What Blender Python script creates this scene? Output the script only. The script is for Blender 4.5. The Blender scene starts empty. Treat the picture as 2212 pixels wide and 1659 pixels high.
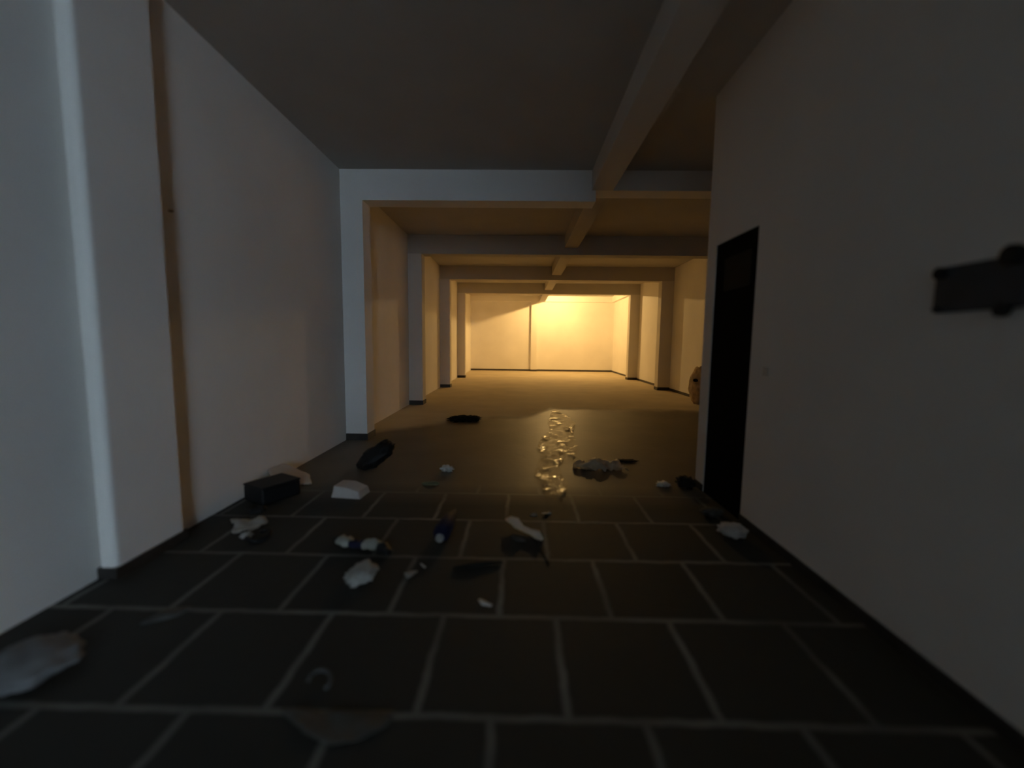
import bpy, bmesh, math, random
from mathutils import Vector, Matrix, noise
C = bpy.context.scene.collection
scn = bpy.context.scene

# ------------------------------------------------------------------ camera
cam_d = bpy.data.cameras.new('camera')
cam = bpy.data.objects.new('camera', cam_d)
C.objects.link(cam)
cam_d.sensor_width = 36.0
cam_d.lens = 913.4 / 2212 * 36.0
cam_d.clip_start = 0.02
PITCH, YAW, ROLL = -0.0978, 0.0173, 0.0121
cy, sy = math.cos(YAW), math.sin(YAW)
fw = Vector((-sy*math.cos(PITCH), cy*math.cos(PITCH), math.sin(PITCH)))
rt = Vector((cy, sy, 0)); up = rt.cross(fw)
r2 = math.cos(ROLL)*rt + math.sin(ROLL)*up
u2 = -math.sin(ROLL)*rt + math.cos(ROLL)*up
m = Matrix((r2, u2, -fw)).transposed().to_4x4()
m.translation = Vector((0, 0, 1.5))
cam.matrix_world = m
scn.camera = cam
cam_d.dof.use_dof = True; cam_d.dof.focus_distance = 9.0; cam_d.dof.aperture_fstop = 0.4

# ------------------------------------------------------------------ night sky outside the entrance, exposure
w = bpy.data.worlds.new('night_sky'); scn.world = w
w.use_nodes = True
nt = w.node_tree
for n in list(nt.nodes): nt.nodes.remove(n)
out = nt.nodes.new('ShaderNodeOutputWorld'); bg = nt.nodes.new('ShaderNodeBackground')
tc = nt.nodes.new('ShaderNodeTexCoord'); sx = nt.nodes.new('ShaderNodeSeparateXYZ')
rp = nt.nodes.new('ShaderNodeValToRGB')
rp.color_ramp.elements[0].position = 0.0; rp.color_ramp.elements[0].color = (0.62, 0.81, 0.98, 1)
rp.color_ramp.elements[1].position = 0.06; rp.color_ramp.elements[1].color = (0.74, 0.97, 1.17, 1)
nt.links.new(tc.outputs['Generated'], sx.inputs[0])
nt.links.new(sx.outputs['Z'], rp.inputs[0])
nt.links.new(rp.outputs[0], bg.inputs[0])
bg.inputs[1].default_value = 18.8
nt.links.new(bg.outputs[0], out.inputs[0])
vs = scn.view_settings
vs.view_transform = 'Standard'; vs.look = 'None'; vs.gamma = 1.0; vs.exposure = 0.0
vs.use_curve_mapping = False
scn.cycles.max_bounces = 16
scn.cycles.diffuse_bounces = 12
scn.cycles.sample_clamp_indirect = 4.0

LAMP = Vector((1.72, 20.3, 3.80))
LAMP_STRENGTH = 28500.0
LAMP_COLOR = (1.0, 0.62, 0.215)

# ------------------------------------------------------------------ materials
def mat(name, color, rough=0.6, spec=0.5, noise_scale=None, noise_amt=0.15, bump=0.0, bump_scale=40.0, metal=0.0, alpha=1.0):
    mt = bpy.data.materials.new(name); mt.use_nodes = True
    t = mt.node_tree; b = t.nodes['Principled BSDF']
    b.inputs['Base Color'].default_value = (*color, 1)
    b.inputs['Roughness'].default_value = rough
    b.inputs['Specular IOR Level'].default_value = spec
    b.inputs['Metallic'].default_value = metal
    b.inputs['Alpha'].default_value = alpha
    co = t.nodes.new('ShaderNodeTexCoord')
    if noise_scale:
        n = t.nodes.new('ShaderNodeTexNoise'); n.inputs['Scale'].default_value = noise_scale
        n.inputs['Detail'].default_value = 5
        r = t.nodes.new('ShaderNodeValToRGB')
        r.color_ramp.elements[0].position = 0.3; r.color_ramp.elements[1].position = 0.72
        r.color_ramp.elements[0].color = (*[c*(1-noise_amt) for c in color], 1)
        r.color_ramp.elements[1].color = (*[min(1, c*(1+noise_amt)) for c in color], 1)
        t.links.new(co.outputs['Object'], n.inputs['Vector'])
        t.links.new(n.outputs['Fac'], r.inputs[0]); t.links.new(r.outputs[0], b.inputs['Base Color'])
    if bump:
        n2 = t.nodes.new('ShaderNodeTexNoise'); n2.inputs['Scale'].default_value = bump_scale
        n2.inputs['Detail'].default_value = 4
        bp = t.nodes.new('ShaderNodeBump'); bp.inputs['Strength'].default_value = bump
        bp.inputs['Distance'].default_value = 0.02
        t.links.new(co.outputs['Object'], n2.inputs['Vector'])
        t.links.new(n2.outputs['Fac'], bp.inputs['Height']); t.links.new(bp.outputs[0], b.inputs['Normal'])
    return mt

M = {}
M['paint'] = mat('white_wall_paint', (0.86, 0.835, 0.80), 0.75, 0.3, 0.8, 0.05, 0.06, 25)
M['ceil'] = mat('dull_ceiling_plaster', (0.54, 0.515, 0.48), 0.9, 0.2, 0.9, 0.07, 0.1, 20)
M['beam'] = mat('shaded_beam_paint', (0.50, 0.47, 0.43), 0.85, 0.25, 0.9, 0.05, 0.1, 20)  # darker than the walls: shade on faces turned from the lamp, put into the colour
M['pier'] = mat('shaded_pillar_paint', (0.68, 0.645, 0.60), 0.8, 0.25, 0.9, 0.05)  # wall paint toned down, with the shade of the far pillar fronts in it
M['skirt'] = mat('dark_skirting_tile', (0.035, 0.03, 0.027), 0.5, 0.4, 6, 0.3)
M['cement'] = mat('bare_cement', (0.05, 0.048, 0.044), 0.95, 0.1, 1.5, 0.2)
M['rough'] = mat('unseen_bounce_cut_wall', (0.16, 0.158, 0.15), 0.95, 0.1, 1.5, 0.2)  # for unseen walls behind the camera, kept dark so less light bounces forward
M['paper'] = mat('white_paper', (0.62, 0.60, 0.57), 0.8, 0.3, 9, 0.1)
M['paper_mid'] = mat('wrapper_white', (0.33, 0.33, 0.29), 0.7, 0.3, 9, 0.15)
M['pale_grey'] = mat('dusty_grey_plastic', (0.17, 0.17, 0.172), 0.8, 0.2, 6, 0.2)
M['paper_dim'] = mat('soiled_paper', (0.36, 0.35, 0.32), 0.85, 0.3, 12, 0.25)
M['foam'] = mat('white_foam', (0.50, 0.46, 0.43), 0.8, 0.3, 5, 0.06)
M['card'] = mat('pale_cardboard', (0.60, 0.52, 0.46), 0.9, 0.2, 4, 0.08)
M['green'] = mat('pale_green_paper', (0.20, 0.25, 0.17), 0.8, 0.3, 12, 0.15)
M['black'] = mat('black_plastic', (0.008, 0.008, 0.009), 0.6, 0.3, 8, 0.3)
M['darkrag'] = mat('dark_rag', (0.012, 0.009, 0.007), 0.95, 0.1, 10, 0.3)
M['navy'] = mat('navy_plastic', (0.012, 0.014, 0.04), 0.75, 0.2, 8, 0.2)
M['stick'] = mat('dark_wood', (0.02, 0.018, 0.014), 0.8, 0.2, 12, 0.3)
M['grey'] = mat('grey_rag', (0.10, 0.10, 0.095), 0.9, 0.2, 12, 0.3)
M['foil'] = mat('crumpled_foil', (0.85, 0.82, 0.76), 0.3, 0.9)
M['plate'] = mat('grey_painted_steel', (0.04, 0.042, 0.047), 0.6, 0.4, 5, 0.15)
M['doorpaint'] = mat('black_door_paint', (0.004, 0.004, 0.004), 0.9, 0.05)
M['doorglass'] = mat('dusty_dark_glass', (0.012, 0.011, 0.008), 0.8, 0.2)
M['beige'] = mat('dusty_film', (0.07, 0.064, 0.054), 0.55, 0.5, 5, 0.2)
M['basket'] = mat('brown_sacking', (0.50, 0.39, 0.27), 0.9, 0.2, 8, 0.35)
M['porcelain'] = mat('lamp_holder_plastic', (0.7, 0.68, 0.62), 0.5, 0.4)

def crinkle(t, co, scale, strength):
    n = t.nodes.new('ShaderNodeTexNoise'); n.inputs['Scale'].default_value = scale; n.inputs['Detail'].default_value = 3
    n.inputs['Distortion'].default_value = 1.5
    bp = t.nodes.new('ShaderNodeBump'); bp.inputs['Strength'].default_value = strength; bp.inputs['Distance'].default_value = 0.04
    t.links.new(co.outputs['Object'], n.inputs['Vector']); t.links.new(n.outputs['Fac'], bp.inputs['Height'])
    return bp

def clear_film(name):
    """Clear wrinkled film: see-through, with milky glossy folds."""
    mt = bpy.data.materials.new(name); mt.use_nodes = True
    t = mt.node_tree; t.nodes.remove(t.nodes['Principled BSDF'])
    o = t.nodes['Material Output']; co = t.nodes.new('ShaderNodeTexCoord')
    bp = crinkle(t, co, 11, 0.8)
    tr = t.nodes.new('ShaderNodeBsdfTransparent'); tr.inputs[0].default_value = (0.97, 0.96, 0.94, 1)
    gl = t.nodes.new('ShaderNodeBsdfGlossy'); gl.inputs['Color'].default_value = (0.9, 0.9, 0.88, 1); gl.inputs['Roughness'].default_value = 0.18
    tl = t.nodes.new('ShaderNodeBsdfTranslucent'); tl.inputs['Color'].default_value = (0.8, 0.77, 0.7, 1)
    t.links.new(bp.outputs[0], gl.inputs['Normal'])
    fold = t.nodes.new('ShaderNodeMixShader'); fold.inputs[0].default_value = 0.35
    t.links.new(gl.outputs[0], fold.inputs[1]); t.links.new(tl.outputs[0], fold.inputs[2])
    n = t.nodes.new('ShaderNodeTexNoise'); n.inputs['Scale'].default_value = 4.5; n.inputs['Detail'].default_value = 3
    n.inputs['Distortion'].default_value = 0.6
    t.links.new(co.outputs['Object'], n.inputs['Vector'])
    r = t.nodes.new('ShaderNodeMapRange'); r.inputs['From Min'].default_value = 0.53; r.inputs['From Max'].default_value = 0.66
    r.inputs['To Min'].default_value = 0.03; r.inputs['To Max'].default_value = 0.7
    t.links.new(n.outputs['Fac'], r.inputs['Value'])
    mx = t.nodes.new('ShaderNodeMixShader')
    t.links.new(r.outputs[0], mx.inputs[0]); t.links.new(tr.outputs[0], mx.inputs[1]); t.links.new(fold.outputs[0], mx.inputs[2])
    t.links.new(mx.outputs[0], o.inputs[0])
    return mt
M['film'] = clear_film('clear_plastic_film')

def milky(name, color, gloss):
    """Thin milky sheet that also lets light through from behind."""
    mt = bpy.data.materials.new(name); mt.use_nodes = True
    t = mt.node_tree; b = t.nodes['Principled BSDF']; o = t.nodes['Material Output']
    b.inputs['Base Color'].default_value = (*color, 1); b.inputs['Roughness'].default_value = gloss
    b.inputs['Specular IOR Level'].default_value = 0.7
    co = t.nodes.new('ShaderNodeTexCoord'); bp = crinkle(t, co, 9, 0.6)
    t.links.new(bp.outputs[0], b.inputs['Normal'])
    tl = t.nodes.new('ShaderNodeBsdfTranslucent'); tl.inputs['Color'].default_value = (*color, 1)
    mx = t.nodes.new('ShaderNodeMixShader'); mx.inputs[0].default_value = 0.6
    t.links.new(b.outputs[0], mx.inputs[1]); t.links.new(tl.outputs[0], mx.inputs[2]); t.links.new(mx.outputs[0], o.inputs[0])
    return mt
M['bag'] = milky('milky_plastic_bag', (0.86, 0.80, 0.68), 0.3)
M['feather'] = milky('thin_cream_paper', (0.88, 0.82, 0.72), 0.5)

def emission(name, color, s):
    mt = bpy.data.materials.new(name); mt.use_nodes = True
    t = mt.node_tree
    for n in list(t.nodes): t.nodes.remove(n)
    o = t.nodes.new('ShaderNodeOutputMaterial'); e = t.nodes.new('ShaderNodeEmission')
    e.inputs[0].default_value = (*color, 1); e.inputs[1].default_value = s
    t.links.new(e.outputs[0], o.inputs[0])
    return mt
M['bulb'] = emission('glowing_bulb', LAMP_COLOR, LAMP_STRENGTH)

def floor_mat():
    mt = bpy.data.materials.new('tile_and_screed_floor'); mt.use_nodes = True
    t = mt.node_tree; L = t.links; b = t.nodes['Principled BSDF']
    N = t.nodes.new
    co = N('ShaderNodeTexCoord')
    mp = N('ShaderNodeMapping'); mp.inputs['Location'].default_value = (-0.2154+0.3074, -2.8148, 0)
    L.new(co.outputs['Object'], mp.inputs['Vector'])
    wob = N('ShaderNodeTexNoise'); wob.inputs['Scale'].default_value = 6; wob.inputs['Detail'].default_value = 3
    L.new(co.outputs['Object'], wob.inputs['Vector'])
    wsub = N('ShaderNodeVectorMath'); wsub.operation = 'SUBTRACT'; wsub.inputs[1].default_value = (0.5, 0.5, 0.5)
    L.new(wob.outputs['Color'], wsub.inputs[0])
    wsc = N('ShaderNodeVectorMath'); wsc.operation = 'SCALE'; wsc.inputs['Scale'].default_value = 0.03
    L.new(wsub.outputs[0], wsc.inputs[0])
    wadd = N('ShaderNodeVectorMath'); wadd.operation = 'ADD'
    L.new(mp.outputs[0], wadd.inputs[0]); L.new(wsc.outputs[0], wadd.inputs[1])
    br = N('ShaderNodeTexBrick'); br.offset = 0.5; br.offset_frequency = 2; br.squash = 1.0
    br.inputs['Scale'].default_value = 1.0
    br.inputs['Brick Width'].default_value = 0.6148; br.inputs['Row Height'].default_value = 0.6295
    br.inputs['Mortar Size'].default_value = 0.026; br.inputs['Mortar Smooth'].default_value = 0.8
    br.inputs['Bias'].default_value = 0.0
    br.inputs['Color1'].default_value = (0.029, 0.028, 0.024, 1)
    br.inputs['Color2'].default_value = (0.038, 0.036, 0.031, 1)
    br.inputs['Mortar'].default_value = (0.20, 0.195, 0.175, 1)
    L.new(wadd.outputs[0], br.inputs['Vector'])
    # worn patches in the grout
    wn = N('ShaderNodeTexNoise'); wn.inputs['Scale'].default_value = 1.6; wn.inputs['Detail'].default_value = 4
    L.new(co.outputs['Object'], wn.inputs['Vector'])
    wr = N('ShaderNodeMapRange'); wr.inputs['From Min'].default_value = 0.35; wr.inputs['From Max'].default_value = 0.65
    wr.inputs['To Min'].default_value = 0.35; wr.inputs['To Max'].default_value = 1.0
    L.new(wn.outputs['Fac'], wr.inputs['Value'])
    tilec = N('ShaderNodeMixRGB'); tilec.inputs[1].default_value = (0.034, 0.034, 0.030, 1)
    L.new(wr.outputs[0], tilec.inputs[0]); L.new(br.outputs['Color'], tilec.inputs[2])
    # screed with a darker area in its front half
    sp = N('ShaderNodeSeparateXYZ'); L.new(co.outputs['Object'], sp.inputs[0])
    n1 = N('ShaderNodeTexNoise'); n1.inputs['Scale'].default_value = 1.3; n1.inputs['Detail'].default_value = 6
    L.new(co.outputs['Object'], n1.inputs['Vector'])
    scr = N('ShaderNodeValToRGB')
    scr.color_ramp.elements[0].position = 0.3; scr.color_ramp.elements[0].color = (0.50, 0.43, 0.31, 1)
    scr.color_ramp.elements[1].position = 0.7; scr.color_ramp.elements[1].color = (0.59, 0.51, 0.37, 1)
    L.new(n1.outputs['Fac'], scr.inputs[0])
    drk = N('ShaderNodeValToRGB')
    drk.color_ramp.elements[0].position = 0.3; drk.color_ramp.elements[0].color = (0.115, 0.094, 0.068, 1)
    drk.color_ramp.elements[1].position = 0.7; drk.color_ramp.elements[1].color = (0.15, 0.124, 0.09, 1)
    L.new(n1.outputs['Fac'], drk.inputs[0])
    # edge of the darker area: y = 8.35 left of x = 0.4, 9.6 right of it
    stp = N('ShaderNodeMapRange'); stp.inputs['From Min'].default_value = 0.1; stp.inputs['From Max'].default_value = 0.7
    stp.inputs['To Min'].default_value = 8.35; stp.inputs['To Max'].default_value = 9.6
    L.new(sp.outputs['X'], stp.inputs['Value'])
    # left third: the edge of the darker area comes nearer
    stl = N('ShaderNodeMapRange'); stl.inputs['From Min'].default_value = -2.6; stl.inputs['From Max'].default_value = -0.6
    stl.inputs['To Min'].default_value = -1.6; stl.inputs['To Max'].default_value = 0.0
    L.new(sp.outputs['X'], stl.inputs['Value'])
    add0 = N('ShaderNodeMath'); add0.operation = 'ADD'; L.new(stp.outputs[0], add0.inputs[0]); L.new(stl.outputs[0], add0.inputs[1])
    dy = N('ShaderNodeMath'); dy.operation = 'SUBTRACT'; L.new(sp.outputs['Y'], dy.inputs[0]); L.new(add0.outputs[0], dy.inputs[1])
    n2 = N('ShaderNodeTexNoise'); n2.inputs['Scale'].default_value = 1.8; n2.inputs['Detail'].default_value = 3
    L.new(co.outputs['Object'], n2.inputs['Vector'])
    nn = N('ShaderNodeMath'); nn.operation = 'MULTIPLY_ADD'; nn.inputs[1].default_value = 0.7; nn.inputs[2].default_value = -0.35
    L.new(n2.outputs['Fac'], nn.inputs[0])
    ad = N('ShaderNodeMath'); ad.operation = 'ADD'; L.new(dy.outputs[0], ad.inputs[0]); L.new(nn.outputs[0], ad.inputs[1])
    edge = N('ShaderNodeMapRange'); edge.interpolation_type = 'SMOOTHSTEP'
    edge.inputs['From Min'].default_value = -0.35; edge.inputs['From Max'].default_value = 0.35
    L.new(ad.outputs[0], edge.inputs['Value'])
    mx = N('ShaderNodeMixRGB'); L.new(edge.outputs[0], mx.inputs[0]); L.new(drk.outputs[0], mx.inputs[1]); L.new(scr.outputs[0], mx.inputs[2])
    # tiles end at y = 4.07
    te = N('ShaderNodeMapRange'); te.inputs['From Min'].default_value = 3.75; te.inputs['From Max'].default_value = 4.35
    L.new(sp.outputs['Y'], te.inputs['Value'])
    fin = N('ShaderNodeMixRGB'); L.new(te.outputs[0], fin.inputs[0]); L.new(tilec.outputs[0], fin.inputs[1]); L.new(mx.outputs[0], fin.inputs[2])
    L.new(fin.outputs[0], b.inputs['Base Color'])
    rr = N('ShaderNodeMapRange'); rr.inputs['To Min'].default_value = 0.5; rr.inputs['To Max'].default_value = 0.8
    L.new(edge.outputs[0], rr.inputs['Value'])
    rt2 = N('ShaderNodeMixRGB'); rt2.inputs[1].default_value = (0.68, 0.68, 0.68, 1)
    L.new(te.outputs[0], rt2.inputs[0]); L.new(rr.outputs[0], rt2.inputs[2]); L.new(rt2.outputs[0], b.inputs['Roughness'])
    b.inputs['Specular IOR Level'].default_value = 0.22
    bp = N('ShaderNodeBump'); bp.inputs['Strength'].default_value = 0.25; bp.inputs['Distance'].default_value = 0.01
    nb = N('ShaderNodeTexNoise'); nb.inputs['Scale'].default_value = 14; nb.inputs['Detail'].default_value = 5
    L.new(co.outputs['Object'], nb.inputs['Vector'])
    L.new(nb.outputs['Fac'], bp.inputs['Height']); L.new(bp.outputs[0], b.inputs['Normal'])
    return mt
M['floor'] = floor_mat()

# ------------------------------------------------------------------ helpers
def box(bm, x0, x1, y0, y1, z0, z1):
    v = [bm.verts.new(p) for p in ((x0,y0,z0),(x1,y0,z0),(x1,y1,z0),(x0,y1,z0),(x0,y0,z1),(x1,y0,z1),(x1,y1,z1),(x0,y1,z1))]
    for f in ((0,3,2,1),(4,5,6,7),(0,1,5,4),(1,2,6,5),(2,3,7,6),(3,0,4,7)):
        bm.faces.new([v[i] for i in f])

def obj(name, bm, m, parent=None, loc=None, smooth=False):
    me = bpy.data.meshes.new(name)
    bmesh.ops.recalc_face_normals(bm, faces=bm.faces)
    if smooth:
        for f in bm.faces: f.smooth = True
    bm.to_mesh(me); bm.free()
    o = bpy.data.objects.new(name, me); C.objects.link(o)
    me.materials.append(m)
    if parent: o.parent = parent
    if loc: o.location = loc
    return o

def struct(name, boxes, m, label=None, bevel=0.0):
    bm = bmesh.new()
    for b in boxes: box(bm, *b)
    o = obj(name, bm, m)
    o['kind'] = 'structure'
    if label: o['label'] = label
    if bevel:
        md = o.modifiers.new('edge', 'BEVEL'); md.width = bevel; md.segments = 3
    return o

def tag(o, label, cat, group=None):
    o['label'] = label; o['category'] = cat
    if group: o['group'] = group
    return o

def thing(name, label, cat, loc, rotz=0, group=None):
    o = bpy.data.objects.new(name, None); C.objects.link(o)
    o.location = loc; o.rotation_euler = (0, 0, rotz); o.empty_display_size = 0.1
    return tag(o, label, cat, group)

def tube(bm, pts, radii, seg=10):
    rings = []
    pts = [Vector(p) for p in pts]
    for i, p in enumerate(pts):
        d = (pts[min(i+1, len(pts)-1)] - pts[max(i-1, 0)]).normalized()
        a = Vector((0, 0, 1)) if abs(d.z) < 0.9 else Vector((1, 0, 0))
        s = d.cross(a).normalized(); t = s.cross(d)
        r = radii[i] if isinstance(radii, (list, tuple)) else radii
        rings.append([bm.verts.new(p + r*(math.cos(2*math.pi*k/seg)*s + math.sin(2*math.pi*k/seg)*t)) for k in range(seg)])
    for a, b in zip(rings, rings[1:]):
        for k in range(seg):
            bm.faces.new((a[k], a[(k+1) % seg], b[(k+1) % seg], b[k]))
    bm.faces.new(rings[0][::-1]); bm.faces.new(rings[-1])

def crumple(sx_, sy_, sz_, seed, amp=0.35, freq=2.2, sub=4, lean=(0, 0)):
    """A crumpled lump resting on z = 0; lean shears the top sideways."""
    bm = bmesh.new()
    bmesh.ops.create_icosphere(bm, subdivisions=sub, radius=1.0)
    off = Vector((seed*7.3, seed*3.1, seed*1.7))
    for v in bm.verts:
        p = v.co.copy()
        n1 = abs(noise.noise(p*freq + off)); n2 = noise.noise(p*freq*2.3 + off*2); n3 = noise.noise(p*freq*5 + off)
        r = 1 + amp*(n1*1.6 - 0.45 + 0.45*n2 + 0.2*n3)
        v.co = p*r
    for v in bm.verts:
        z = max(v.co.z*0.5 + 0.42, 0.0)
        v.co = Vector((v.co.x*sx_/2 + lean[0]*z, v.co.y*sy_/2 + lean[1]*z, z*sz_))
    zm = min(v.co.z for v in bm.verts)
    for v in bm.verts: v.co.z -= zm
    return bm

def sheet(pts, seed, amp=0.02, freq=6.0, thick=0.003, res=0.02, lift=None):
    """A thin crumpled sheet with the given outline (metres, local), lying just above z = 0."""
    xs = [p[0] for p in pts]; ys = [p[1] for p in pts]
    x0, x1, y0, y1 = min(xs), max(xs), min(ys), max(ys)
    nx = max(4, int((x1-x0)/res)); ny = max(4, int((y1-y0)/res))
    def inside(x, y):
        c = False; j = len(pts)-1
        for i in range(len(pts)):
            a, b = pts[i], pts[j]
            if (a[1] > y) != (b[1] > y) and x < (b[0]-a[0])*(y-a[1])/(b[1]-a[1])+a[0]: c = not c
            j = i
        return c
    bm = bmesh.new(); off = Vector((seed*5.1, seed*2.9, seed*9.7))
    vs_ = {}
    def vert(i, j):
        if (i, j) not in vs_:
            x = x0+(x1-x0)*i/nx; y = y0+(y1-y0)*j/ny
            q = Vector((x*freq, y*freq, 0)) + off
            z = amp*(abs(noise.noise(q))*1.5 + 0.5*abs(noise.noise(q*2.4)))
            if lift: z += lift((x-x0)/(x1-x0), (y-y0)/(y1-y0))
            vs_[(i, j)] = bm.verts.new((x, y, z + thick))
        return vs_[(i, j)]
    for i in range(nx):
        for j in range(ny):
            if inside(x0+(x1-x0)*(i+.5)/nx, y0+(y1-y0)*(j+.5)/ny):
                bm.faces.new((vert(i, j), vert(i+1, j), vert(i+1, j+1), vert(i, j+1)))
    # relax the jagged outline
    rim = [v for v in bm.verts if v.is_boundary]
    for k in range(4):
        new = {}
        for v in rim:
            nb = [e.other_vert(v) for e in v.link_edges if e.is_boundary]
            if len(nb) == 2: new[v] = (v.co*2 + nb[0].co + nb[1].co)/4
        for v, c in new.items(): v.co.x, v.co.y = c.x, c.y
    r = bmesh.ops.extrude_face_region(bm, geom=bm.faces[:])
    for g in r['geom']:
        if isinstance(g, bmesh.types.BMVert): g.co.z -= thick
    zm = min(v.co.z for v in bm.verts)
    for v in bm.verts: v.co.z -= zm
    return bm

# ------------------------------------------------------------------ the setting
XL, XP, XW, XR = -2.61, -2.29, 1.90, 4.91
H, ZB, ZBB = 3.935, 3.51, 3.66
YF, YB = -12.6, 22.54
PY = [6.256, 9.93, 13.85, 17.70]
PD = 0.32
YE = 4.45
GY0, GY1, GZ0, GZ = -12.2, -6.4, 1.2, 3.7
YS = 0.9          # in front of this the unseen walls are darkened to cut bounced light
DY0, DY1, DZ = 3.52, 4.26, 2.46

struct('floor', [(XL-0.3, XR+0.3, YF-0.3, YB+0.3, -0.12, 0.0)], M['floor'], 'floor of dark pavers with pale joints running back into brown screed')
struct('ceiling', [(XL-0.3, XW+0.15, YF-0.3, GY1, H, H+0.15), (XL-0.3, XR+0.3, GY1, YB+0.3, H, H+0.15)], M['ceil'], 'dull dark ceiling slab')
struct('wall_left', [(XL-0.3, XL, YS, YB+0.3, 0, H)], M['paint'], 'long white wall on the left')
struct('wall_back', [(XL, XR, YB, YB+0.3, 0, H)], M['paint'], 'lamp-lit wall closing the far end')
struct('wall_right', [(XW, XW+0.15, YS, DY0, 0, H), (XW, XW+0.15, DY0, DY1, DZ, H), (XW, XW+0.15, DY1, YE, 0, H)],
       M['paint'], 'white partition wall on the right with a dark doorway')
struct('wall_right_return', [(XW+0.15, XR, YE-0.12, YE, 0, H)], M['cement'], 'wall behind the partition closing off the dark side room')
struct('wall_right_far', [(XR, XR+0.3, GY1, YB+0.3, 0, H)], M['paint'], 'lamp-lit side wall on the right beyond the partition')
struct('wall_front', [(XL, XW, YF-0.25, YF, 0, H), (XL-0.3, XL, YF-0.25, YS, 0, H),
       (XW, XW+0.15, YF-0.25, GY0, 0, H), (XW, XW+0.15, GY0, GY1, GZ, H), (XW, XW+0.15, GY0, GY1, 0, GZ0), (XW, XW+0.15, GY1, YS, 0, H),
       (XW+0.15, XR, GY1, GY1+0.15, 0, H)], M['rough'], 'unseen walls, darkened to cut bounced light, round the high entrance opening behind the camera')

# pillars along the left and right walls, lintel beams across, one beam along the ceiling
for i, y in enumerate(PY):
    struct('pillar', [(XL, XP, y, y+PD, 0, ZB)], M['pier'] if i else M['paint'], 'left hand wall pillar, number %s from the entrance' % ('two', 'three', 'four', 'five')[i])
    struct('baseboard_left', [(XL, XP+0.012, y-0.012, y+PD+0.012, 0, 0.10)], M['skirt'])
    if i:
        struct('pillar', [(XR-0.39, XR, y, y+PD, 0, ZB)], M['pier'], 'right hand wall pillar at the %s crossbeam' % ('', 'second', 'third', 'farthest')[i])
        struct('baseboard_right', [(XR-0.40, XR, y-0.012, y+PD+0.012, 0, 0.10)], M['skirt'])
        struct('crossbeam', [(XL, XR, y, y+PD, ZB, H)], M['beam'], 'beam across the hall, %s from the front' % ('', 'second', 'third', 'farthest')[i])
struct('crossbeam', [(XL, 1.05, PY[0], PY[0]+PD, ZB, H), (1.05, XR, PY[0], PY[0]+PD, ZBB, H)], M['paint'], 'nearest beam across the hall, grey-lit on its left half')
struct('pillar', [(XL, -2.50, 2.47, 3.02, 0, H)], M['paint'], 'shallow wall pier on the left nearest the camera', 0.03)
struct('baseboard_left', [(XL, -2.488, 2.458, 3.032, 0, 0.07)], M['skirt'])
ends = [YF] + PY + [YB]
segs = [(YF, PY[0])] + [(PY[i]+PD, PY[i+1]) for i in range(3)] + [(PY[3]+PD, YB)]
for a, b in segs:
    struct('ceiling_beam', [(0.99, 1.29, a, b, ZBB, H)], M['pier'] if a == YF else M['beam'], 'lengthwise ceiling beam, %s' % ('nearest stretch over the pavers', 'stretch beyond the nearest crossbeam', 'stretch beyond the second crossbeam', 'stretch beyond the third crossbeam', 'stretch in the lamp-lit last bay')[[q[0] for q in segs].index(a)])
struct('pillar', [(0.58, 0.90, YB-0.2, YB-0.15, 0, H), (0.58, 0.90, YB-0.15, YB, 0, 3.64)], M['paint'], 'slim pier in the middle of the far wall')
struct('trim_1', [(XL, XR, YB-0.15, YB, 3.64, H)], M['paint'], 'shallow beam along the top of the far wall')
struct('trim_2', [(XR-0.15, XR, PY[3]+PD, YB-0.15, 3.64, H)], M['paint'], 'shallow beam along the top of the right wall in the last bay')
struct('baseboard_back', [(XL, 0.58, YB-0.012, YB, 0, 0.09), (0.9, XR, YB-0.012, YB, 0, 0.09), (0.57, 0.91, YB-0.212, YB-0.2, 0, 0.09)], M['skirt'])
rs = [YE] + PY[1:] + [YB]
struct('baseboard_right', [(XR-0.012, XR, a+(PD if k else 0), b, 0, 0.08) for k, (a, b) in enumerate(zip(rs, rs[1:]))], M['skirt'])
struct('baseboard_right', [(XW-0.012, XW, YS, DY0, 0, 0.07), (XW-0.012, XW, DY1, YE, 0, 0.07)], M['skirt'])

bm = bmesh.new(); box(bm, 0.012, 0.06, 0, DY1-DY0, 0.0, DZ)
d = obj('door_1', bm, M['doorpaint'], None, (XW, DY0, 0)); d['kind'] = 'structure'; d['label'] = 'black door in the right hand wall'
bm = bmesh.new(); box(bm, 0.006, 0.012, 0.10, 0.56, 2.0, 2.3); obj('door_pane', bm, M['doorglass'], d)

# ------------------------------------------------------------------ ceiling lamp in the last bay
t = thing('ceiling_lamp', 'bare warm bulb under the ceiling of the last bay, hidden by the farthest beam', 'lamp', (LAMP.x, LAMP.y, H))
bm = bmesh.new(); tube(bm, [(0, 0, 0), (0, 0, -0.02), (0, 0, -0.03)], [0.05, 0.05, 0.03], 20); obj('rose', bm, M['porcelain'], t)
bm = bmesh.new(); tube(bm, [(0, 0, -0.03), (0, 0, -0.085)], [0.022, 0.02], 16); obj('holder', bm, M['porcelain'], t)
bm = bmesh.new(); bmesh.ops.create_uvsphere(bm, u_segments=16, v_segments=10, radius=0.02)
obj('bulb', bm, M['bulb'], t, (0, 0, LAMP.z-H), True)

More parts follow.
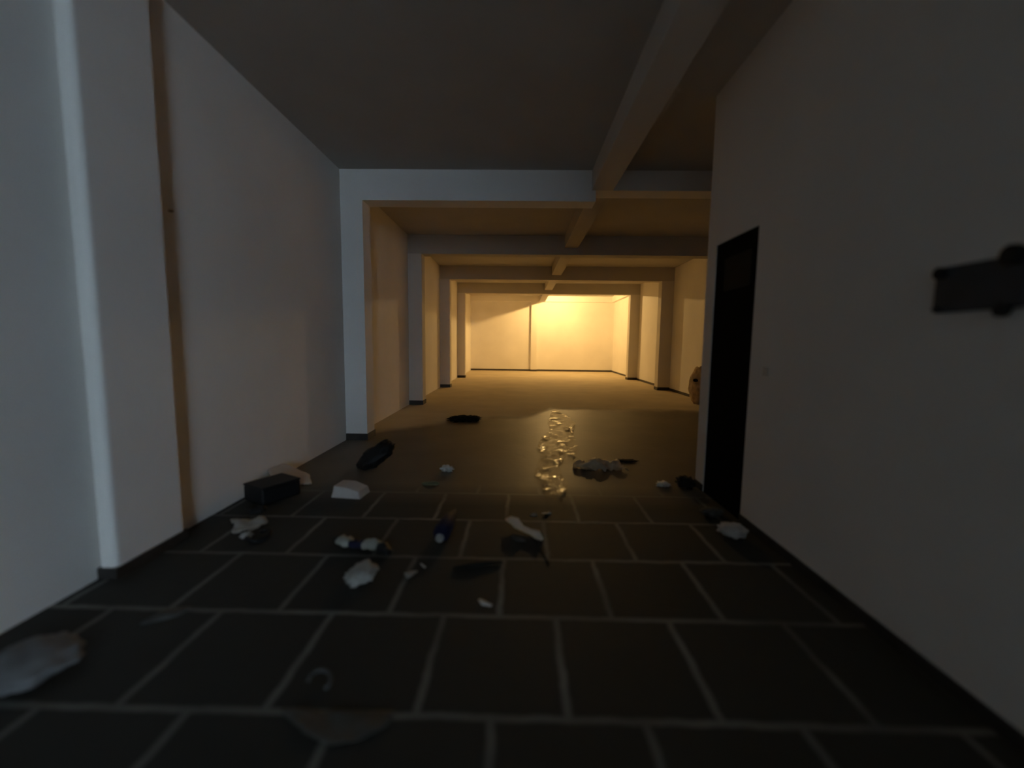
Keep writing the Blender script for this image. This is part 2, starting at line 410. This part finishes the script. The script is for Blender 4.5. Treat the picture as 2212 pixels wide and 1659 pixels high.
# ------------------------------------------------------------------ wall fittings
t = thing('wall_bracket', 'dark grey steel plate with black knobs on the right wall', 'bracket', (XW, 1.80, 1.755))
bm = bmesh.new(); box(bm, -0.03, 0, -0.17, 0.185, -0.10, 0.10)
o = obj('plate', bm, M['plate'], t); md = o.modifiers.new('edge', 'BEVEL'); md.width = 0.012; md.segments = 3
for (yy, zz, r) in ((0.150, 0.072, 0.026), (-0.125, 0.098, 0.040), (-0.110, -0.108, 0.026), (0.150, -0.085, 0.010)):
    bm = bmesh.new(); tube(bm, [(-0.028, yy, zz), (-0.05, yy, zz), (-0.056, yy, zz)], [r, r, r*0.7], 20)
    obj('knob', bm, M['black'], t, None, False)
bm = bmesh.new(); tube(bm, [(0, 0, 0), (0.03, 0, -0.006), (0.033, 0, 0.002)], [0.006, 0.006, 0.009], 8)
tag(obj('nail', bm, M['black'], None, (XL, 3.19, 2.44)), 'dark nail sticking out of the left wall', 'nail')
bm = bmesh.new(); box(bm, -0.008, 0, -0.035, 0.035, -0.035, 0.035)
o = obj('switch_plate', bm, mat('grubby_switch', (0.55, 0.53, 0.5), 0.6), None, (XW, 3.29, 1.30))
tag(o, 'faint small plate on the right wall beside the doorway', 'switch'); md = o.modifiers.new('edge', 'BEVEL'); md.width = 0.004

# ------------------------------------------------------------------ litter on the floor
R = math.radians
def lump(name, label, cat, loc, size, seed, m, rz=0, **k):
    o = obj(name, crumple(*size, seed, **k), M[m], None, loc, k.get('sub', 4) > 3)
    o.rotation_euler[2] = R(rz)
    return tag(o, label, cat)
def flat(name, label, cat, loc, pts, seed, m, rz=0, **k):
    o = obj(name, sheet(pts, seed, **k), M[m], None, loc, True)
    o.rotation_euler[2] = R(rz)
    return tag(o, label, cat)

lump('rag', 'dark twisted rag lying far down the floor left of the plastic film', 'rag', (-1.04, 7.96, 0), (0.62, 0.34, 0.11), 9, 'darkrag', 8, amp=0.55, freq=3.0)
# black bag left of centre, rising to a point on its right
lump('trash_bag', 'black crumpled bag with a raised tip on the floor beyond the white foam box', 'bag', (-1.80, 4.86, 0), (0.33, 0.30, 0.33), 5, 'black', 12, amp=0.22, lean=(0.26, 0.04))
lump('paper_ball', 'small crumpled white paper on the brown floor right of the black bag', 'paper', (-0.83, 4.78, 0), (0.15, 0.12, 0.075), 11, 'paper', -25, amp=0.6)
flat('paper_scrap', 'pale green paper scrap in front of the small crumpled white paper', 'paper', (-0.93, 4.30, 0),
     [(-.11,.05),(-.02,.045),(.11,.05),(.08,-.05),(.02,-.055),(-.06,-.03)], 2, 'green', -4, amp=0.03)
# white foam box, rounded and dented
bm = bmesh.new(); box(bm, -0.15, 0.15, -0.11, 0.11, 0, 0.11)
bmesh.ops.subdivide_edges(bm, edges=bm.edges[:], cuts=5, use_grid_fill=True)
for v in bm.verts:
    if v.co.z > 0.005:
        s = 1 - 0.10*v.co.z/0.11
        q = v.co*7
        v.co.x = v.co.x*s + 0.01*noise.noise(q); v.co.y = v.co.y*s + 0.01*noise.noise(q+Vector((3,1,2)))
        v.co.z += 0.012*noise.noise(q*0.8) - 0.045*max(0, v.co.x/0.15)*(v.co.z/0.11)
o = obj('foam_box', bm, M['foam'], None, (-1.63, 3.98, 0), True); o.rotation_euler[2] = R(-6)
md = o.modifiers.new('edge', 'BEVEL'); md.width = 0.02; md.segments = 3
tag(o, 'dented white foam box standing on the floor in front of the black bag', 'box')
# pale cardboard flap leaning from the wall to the black box
flat('cardboard_sheet', 'pale cardboard sheet lying by the left wall behind the black box', 'cardboard', (-2.36, 4.30, 0.0),
     [(-.24,.16),(.08,.14),(.22,-.02),(.10,-.16),(-.12,-.17),(-.24,-.10)], 4, 'card', -8, amp=0.006, thick=0.012,
     lift=lambda u, v: 0.14*(1-u))
# black box
t = thing('black_box', 'black box against the left wall beside the pale cardboard', 'box', (-2.34, 3.88, 0), R(-28))
bm = bmesh.new(); box(bm, -0.15, 0.15, -0.19, 0.19, 0, 0.15)
o = obj('body', bm, M['black'], t); md = o.modifiers.new('edge', 'BEVEL'); md.width = 0.02; md.segments = 3
bm = bmesh.new(); box(bm, -0.152, 0.152, -0.192, 0.192, 0.145, 0.165)
o = obj('lid', bm, M['black'], t); md = o.modifiers.new('edge', 'BEVEL'); md.width = 0.012; md.segments = 3
lump('rag', 'small black rag on the floor in front of the black box', 'rag', (-2.27, 3.52, 0), (0.16, 0.12, 0.05), 8, 'black', 15, amp=0.4)
flat('rag', 'pale grey cloth spread on the pavers below the black box', 'cloth', (-2.20, 3.24, 0),
     [(-.22,.13),(-.05,.10),(.08,.14),(.17,.06),(.13,-.10),(-.02,-.14),(-.06,-.02)], 6, 'paper_dim', 0, amp=0.05)
# black loop of hose beside the cloth
bm = bmesh.new()
pts = [(0.075*math.cos(a), 0.085*math.sin(a), 0.018+0.012*math.sin(2*a)) for a in [R(-130+i*13) for i in range(20)]]
tube(bm, pts, 0.017, 10)
tag(obj('hose_loop', bm, M['black'], None, (-1.96, 3.04, 0.004), True), 'black curled hose piece at the right end of the pale grey cloth', 'hose')
lump('paper_ball', 'small crumpled grey scrap between the pale grey cloth and the black curled hose', 'paper', (-2.055, 3.045, 0), (0.08, 0.08, 0.05), 17, 'paper_dim', 0, amp=0.5)
# banded wrapper: dark, white, navy, white, dark
t = thing('banded_wrapper', 'twisted wrapper strip banded black, white and navy on the pavers', 'wrapper', (-1.12, 2.92, 0.0), R(-28))
prof = [(-.27,.020,.018),(-.20,.034,.03),(-.12,.040,.036),(-.03,.030,.028),(.05,.042,.038),(.13,.036,.034),(.19,.034,.028),(.25,.018,.018)]
def interp(x):
    for a, b in zip(prof, prof[1:]):
        if a[0] <= x <= b[0]:
            k = (x-a[0])/(b[0]-a[0]); return a[1]+k*(b[1]-a[1])
    return prof[-1][1]
cuts = [-.27, -.19, -.085, .02, .135, .25]
for k, (m_, nm) in enumerate((('black', 'end_band'), ('paper_mid', 'pale_band'), ('navy', 'navy_band'), ('paper_mid', 'pale_band'), ('black', 'end_band'))):
    bm = bmesh.new(); a, b = cuts[k], cuts[k+1]; n_ = 9
    xs = [a+(b-a)*i/n_ for i in range(n_+1)]
    tube(bm, [(x, 0.03*math.sin(x*11), interp(x)+0.001) for x in xs], [interp(x)*(1+0.18*math.sin(x*90)) for x in xs], 12)
    for v in bm.verts:
        v.co.y *= 1.25; v.co.z = max(0.002, v.co.z*(0.85+0.3*noise.noise(v.co*25)))
    o = obj(nm, bm, M[m_], t, None, True)
    if m_ == 'paper_mid': o['label'] = 'white band'
lump('paper_ball', 'crumpled white tissue on the pavers in front of the banded wrapper', 'paper', (-0.985, 2.53, 0), (0.17, 0.24, 0.085), 21, 'paper_dim', -10, amp=0.35)
flat('paper_scrap', 'small torn grey paper right of the crumpled tissue', 'paper', (-0.685, 2.57, 0),
     [(-.05,.03),(.05,.035),(.0,-.06)], 9, 'paper_dim', 0, amp=0.02, res=0.01)
flat('paper_sliver', 'thin white sliver on the pavers above the small torn grey paper', 'paper', (-0.63, 2.69, 0),
     [(-.028,.03),(-.015,.033),(.028,-.02),(.014,-.026)], 12, 'paper', 0, amp=0.012, res=0.006)
# navy plastic bag, wide at the near end, pointed at the far end, white cap
t = thing('plastic_bottle', 'crushed navy plastic bottle with a white cap on the pavers', 'bottle', (-0.575, 3.02, 0), R(-4))
bm = bmesh.new()
tube(bm, [(0, 0.0, .05), (0, .04, .055), (.0, .15, .058), (-.01, .28, .05), (-.015, .40, .035), (-.02, .52, .02), (-.02, .60, .012)], [.045, .062, .068, .06, .042, .022, .010], 16)
for v in bm.verts:
    v.co += 0.018*Vector((noise.noise(v.co*14), noise.noise(v.co*14+Vector((5,5,5))), 0))
    v.co.z = max(0.002, v.co.z + 0.02*noise.noise(v.co*18))
obj('body', bm, M['navy'], t, None, True)
bm = bmesh.new(); tube(bm, [(0, -0.035, .04), (0, -.028, .043), (0, 0.005, .048)], [.022, .030, .032], 18)
o = obj('cap', bm, M['paper_dim'], t, None, True); o['label'] = 'white cap'
# bent feather-like twist of cream paper
bm = bmesh.new()
tube(bm, [(-.15,.13,.05),(-.11,.10,.062),(-.06,.055,.06),(-.01,0,.04),(.05,-.05,.033),(.10,-.095,.035),(.135,-.13,.022)], [.006,.026,.034,.020,.024,.032,.016], 12)
for v in bm.verts:
    v.co.z = max(0.002, v.co.z*1.15 - 0.012 + 0.014*noise.noise(v.co*24)); v.co.x += 0.008*noise.noise(v.co*30)
tag(obj('paper_twist', bm, M['feather'], None, (0.055, 3.22, 0), True), 'twisted cream paper strip on the pavers near the middle of the floor', 'paper')
flat('paper_scrap', 'dull grey paper flap beneath the twisted cream paper', 'paper', (0.03, 3.12, 0),
     [(-.09,.05),(.03,.02),(.05,-.05),(-.05,-.06)], 15, 'grey', 0, amp=0.012)
bm = bmesh.new(); tube(bm, [(0,.20,.006),(.015,.1,.008),(.03,.02,.006),(.05,-.08,.007),(.06,-.14,.006)], 0.005, 8)
tag(obj('string', bm, M['black'], None, (0.155, 2.88, 0.0), True), 'thin dark string below the twisted cream paper', 'string')
bm = bmesh.new(); tube(bm, [(-.16,-.045,.012),(-.05,-.02,.017),(.06,.02,.015),(.16,.045,.010)], [.010,.017,.014,.007], 10)
tag(obj('stick', bm, M['stick'], None, (-0.26, 2.70, 0), True), 'dark flat stick lying along a joint of the pavers', 'stick')
flat('paper_scrap', 'tiny white scrap alone in the middle of a near paver', 'paper', (-0.18, 2.30, 0),
     [(-.045,.025),(-.01,.02),(.045,-.01),(.04,-.03),(-.02,-.018)], 18, 'paper', 0, amp=0.012, res=0.007)
lump('foil_scrap', 'bright crumpled foil on the floor left of the doorway', 'foil', (1.545, 4.40, 0), (0.13, 0.12, 0.05), 23, 'foil', -35, amp=0.6)
lump('rag', 'black bundle at the foot of the doorway edge', 'rag', (1.775, 4.40, 0), (0.18, 0.22, 0.12), 26, 'black', 0, amp=0.35)
lump('plastic_bag', 'white crumpled bag on the floor at the foot of the right wall', 'bag', (1.70, 3.24, 0), (0.21, 0.17, 0.11), 29, 'foam', -15, amp=0.25)
lump('rag', 'grey crumpled rag on the floor before the doorway', 'rag', (1.73, 3.66, 0), (0.20, 0.16, 0.06), 31, 'grey', 10, amp=0.4)
flat('paper_scrap', 'pale torn scrap left of centre beneath the plastic film', 'paper', (0.145, 3.57, 0),
     [(-.05,.0),(.0,.03),(.04,.0),(-.01,-.03)], 33, 'paper_dim', 0, amp=0.02, res=0.01)
flat('paper_scrap', 'pale torn scrap with a lifted edge beneath the plastic film', 'paper', (0.245, 3.60, 0),
     [(-.05,-.03),(.03,.04),(.06,.02),(.02,-.03)], 36, 'paper', 0, amp=0.03, res=0.01)
lump('plastic_bag', 'pale bag in the near left corner by the left wall', 'bag', (-2.17, 1.72, 0), (0.34, 0.36, 0.12), 38, 'pale_grey', 30, amp=0.22)
flat('paper_scrap', 'pale paper scrap on the near pavers right of the pale bag', 'paper', (-1.90, 2.12, 0),
     [(-.11,-.05),(-.02,.05),(.12,.06),(.06,-.03)], 41, 'grey', 20, amp=0.015)
bm = bmesh.new(); tube(bm, [(0.05*math.cos(R(a))*(1-a/900), 0.045*math.sin(R(a)), 0.012+0.02*math.sin(R(a*0.6))) for a in range(-40, 220, 20)], 0.008, 8)
for v in bm.verts: v.co.z = max(0.001, v.co.z)
tag(obj('curled_peel', bm, M['grey'], None, (-0.86, 1.70, 0), True), 'little curled grey strip on a near paver at the bottom', 'peel')
flat('plastic_film', 'dusty beige film with a rounded edge on the nearest pavers', 'film', (-0.70, 1.51, 0),
     [(-.27,.06),(0,.05),(.22,.06),(.20,-.01),(.12,-.07),(.02,-.09),(-.09,-.06),(-.16,-.01)], 44, 'beige', 0, amp=0.015, res=0.012)
sk = lump('sack', 'brown sack leaning by the right wall, half hidden behind the partition', 'sack', (4.58, 10.8, 0), (0.46, 0.64, 1.04), 47, 'basket', 0, amp=0.18)
kn = obj('knot', crumple(0.12, 0.10, 0.09, 61, amp=0.3, sub=3), M['darkrag'], sk, (-0.20, -0.24, 0.58), True); kn['label'] = 'dark knot'
lump('debris', 'flat dark scrap on the floor beyond the milky plastic bag', 'scrap', (1.38, 5.32, 0), (0.26, 0.12, 0.03), 50, 'stick', 0, amp=0.4)

# clear plastic film trailing down the floor, and the milky bag at its near end
def trail():
    pts_l, pts_r = [], []
    rows = [(3.95, .24, .42), (4.3, .22, .48), (4.7, .22, .52), (5.1, .24, .54), (5.5, .26, .72), (5.9, .30, .80), (6.5, .34, .92), (7.1, .50, .95), (7.8, .58, 1.02), (8.6, .64, .98), (9.4, .72, .90)]
    for i, (y, a, b) in enumerate(rows):
        pts_l.append((a + 0.04*math.sin(i*2.1), y)); pts_r.append((b + 0.05*math.sin(i*1.7), y))
    return [(x-0.6, y-6.5) for x, y in pts_l + pts_r[::-1]]
flat('plastic_film', 'clear crinkled plastic film trailing down the middle of the floor', 'film', (0.6, 6.5, 0), trail(), 53, 'film', 0, amp=0.045, freq=5.0, res=0.035, thick=0.002)
flat('plastic_bag', 'milky crumpled plastic bag catching the light beside the clear film', 'bag', (0.98, 5.02, 0.0),
     [(-.33,-.10),(-.30,.12),(-.10,.20),(.10,.17),(.26,.18),(.22,.0),(.36,-.16),(.20,-.12),(.02,-.17),(-.15,-.19)], 56, 'bag', 0, amp=0.10, freq=5, res=0.02, thick=0.002)
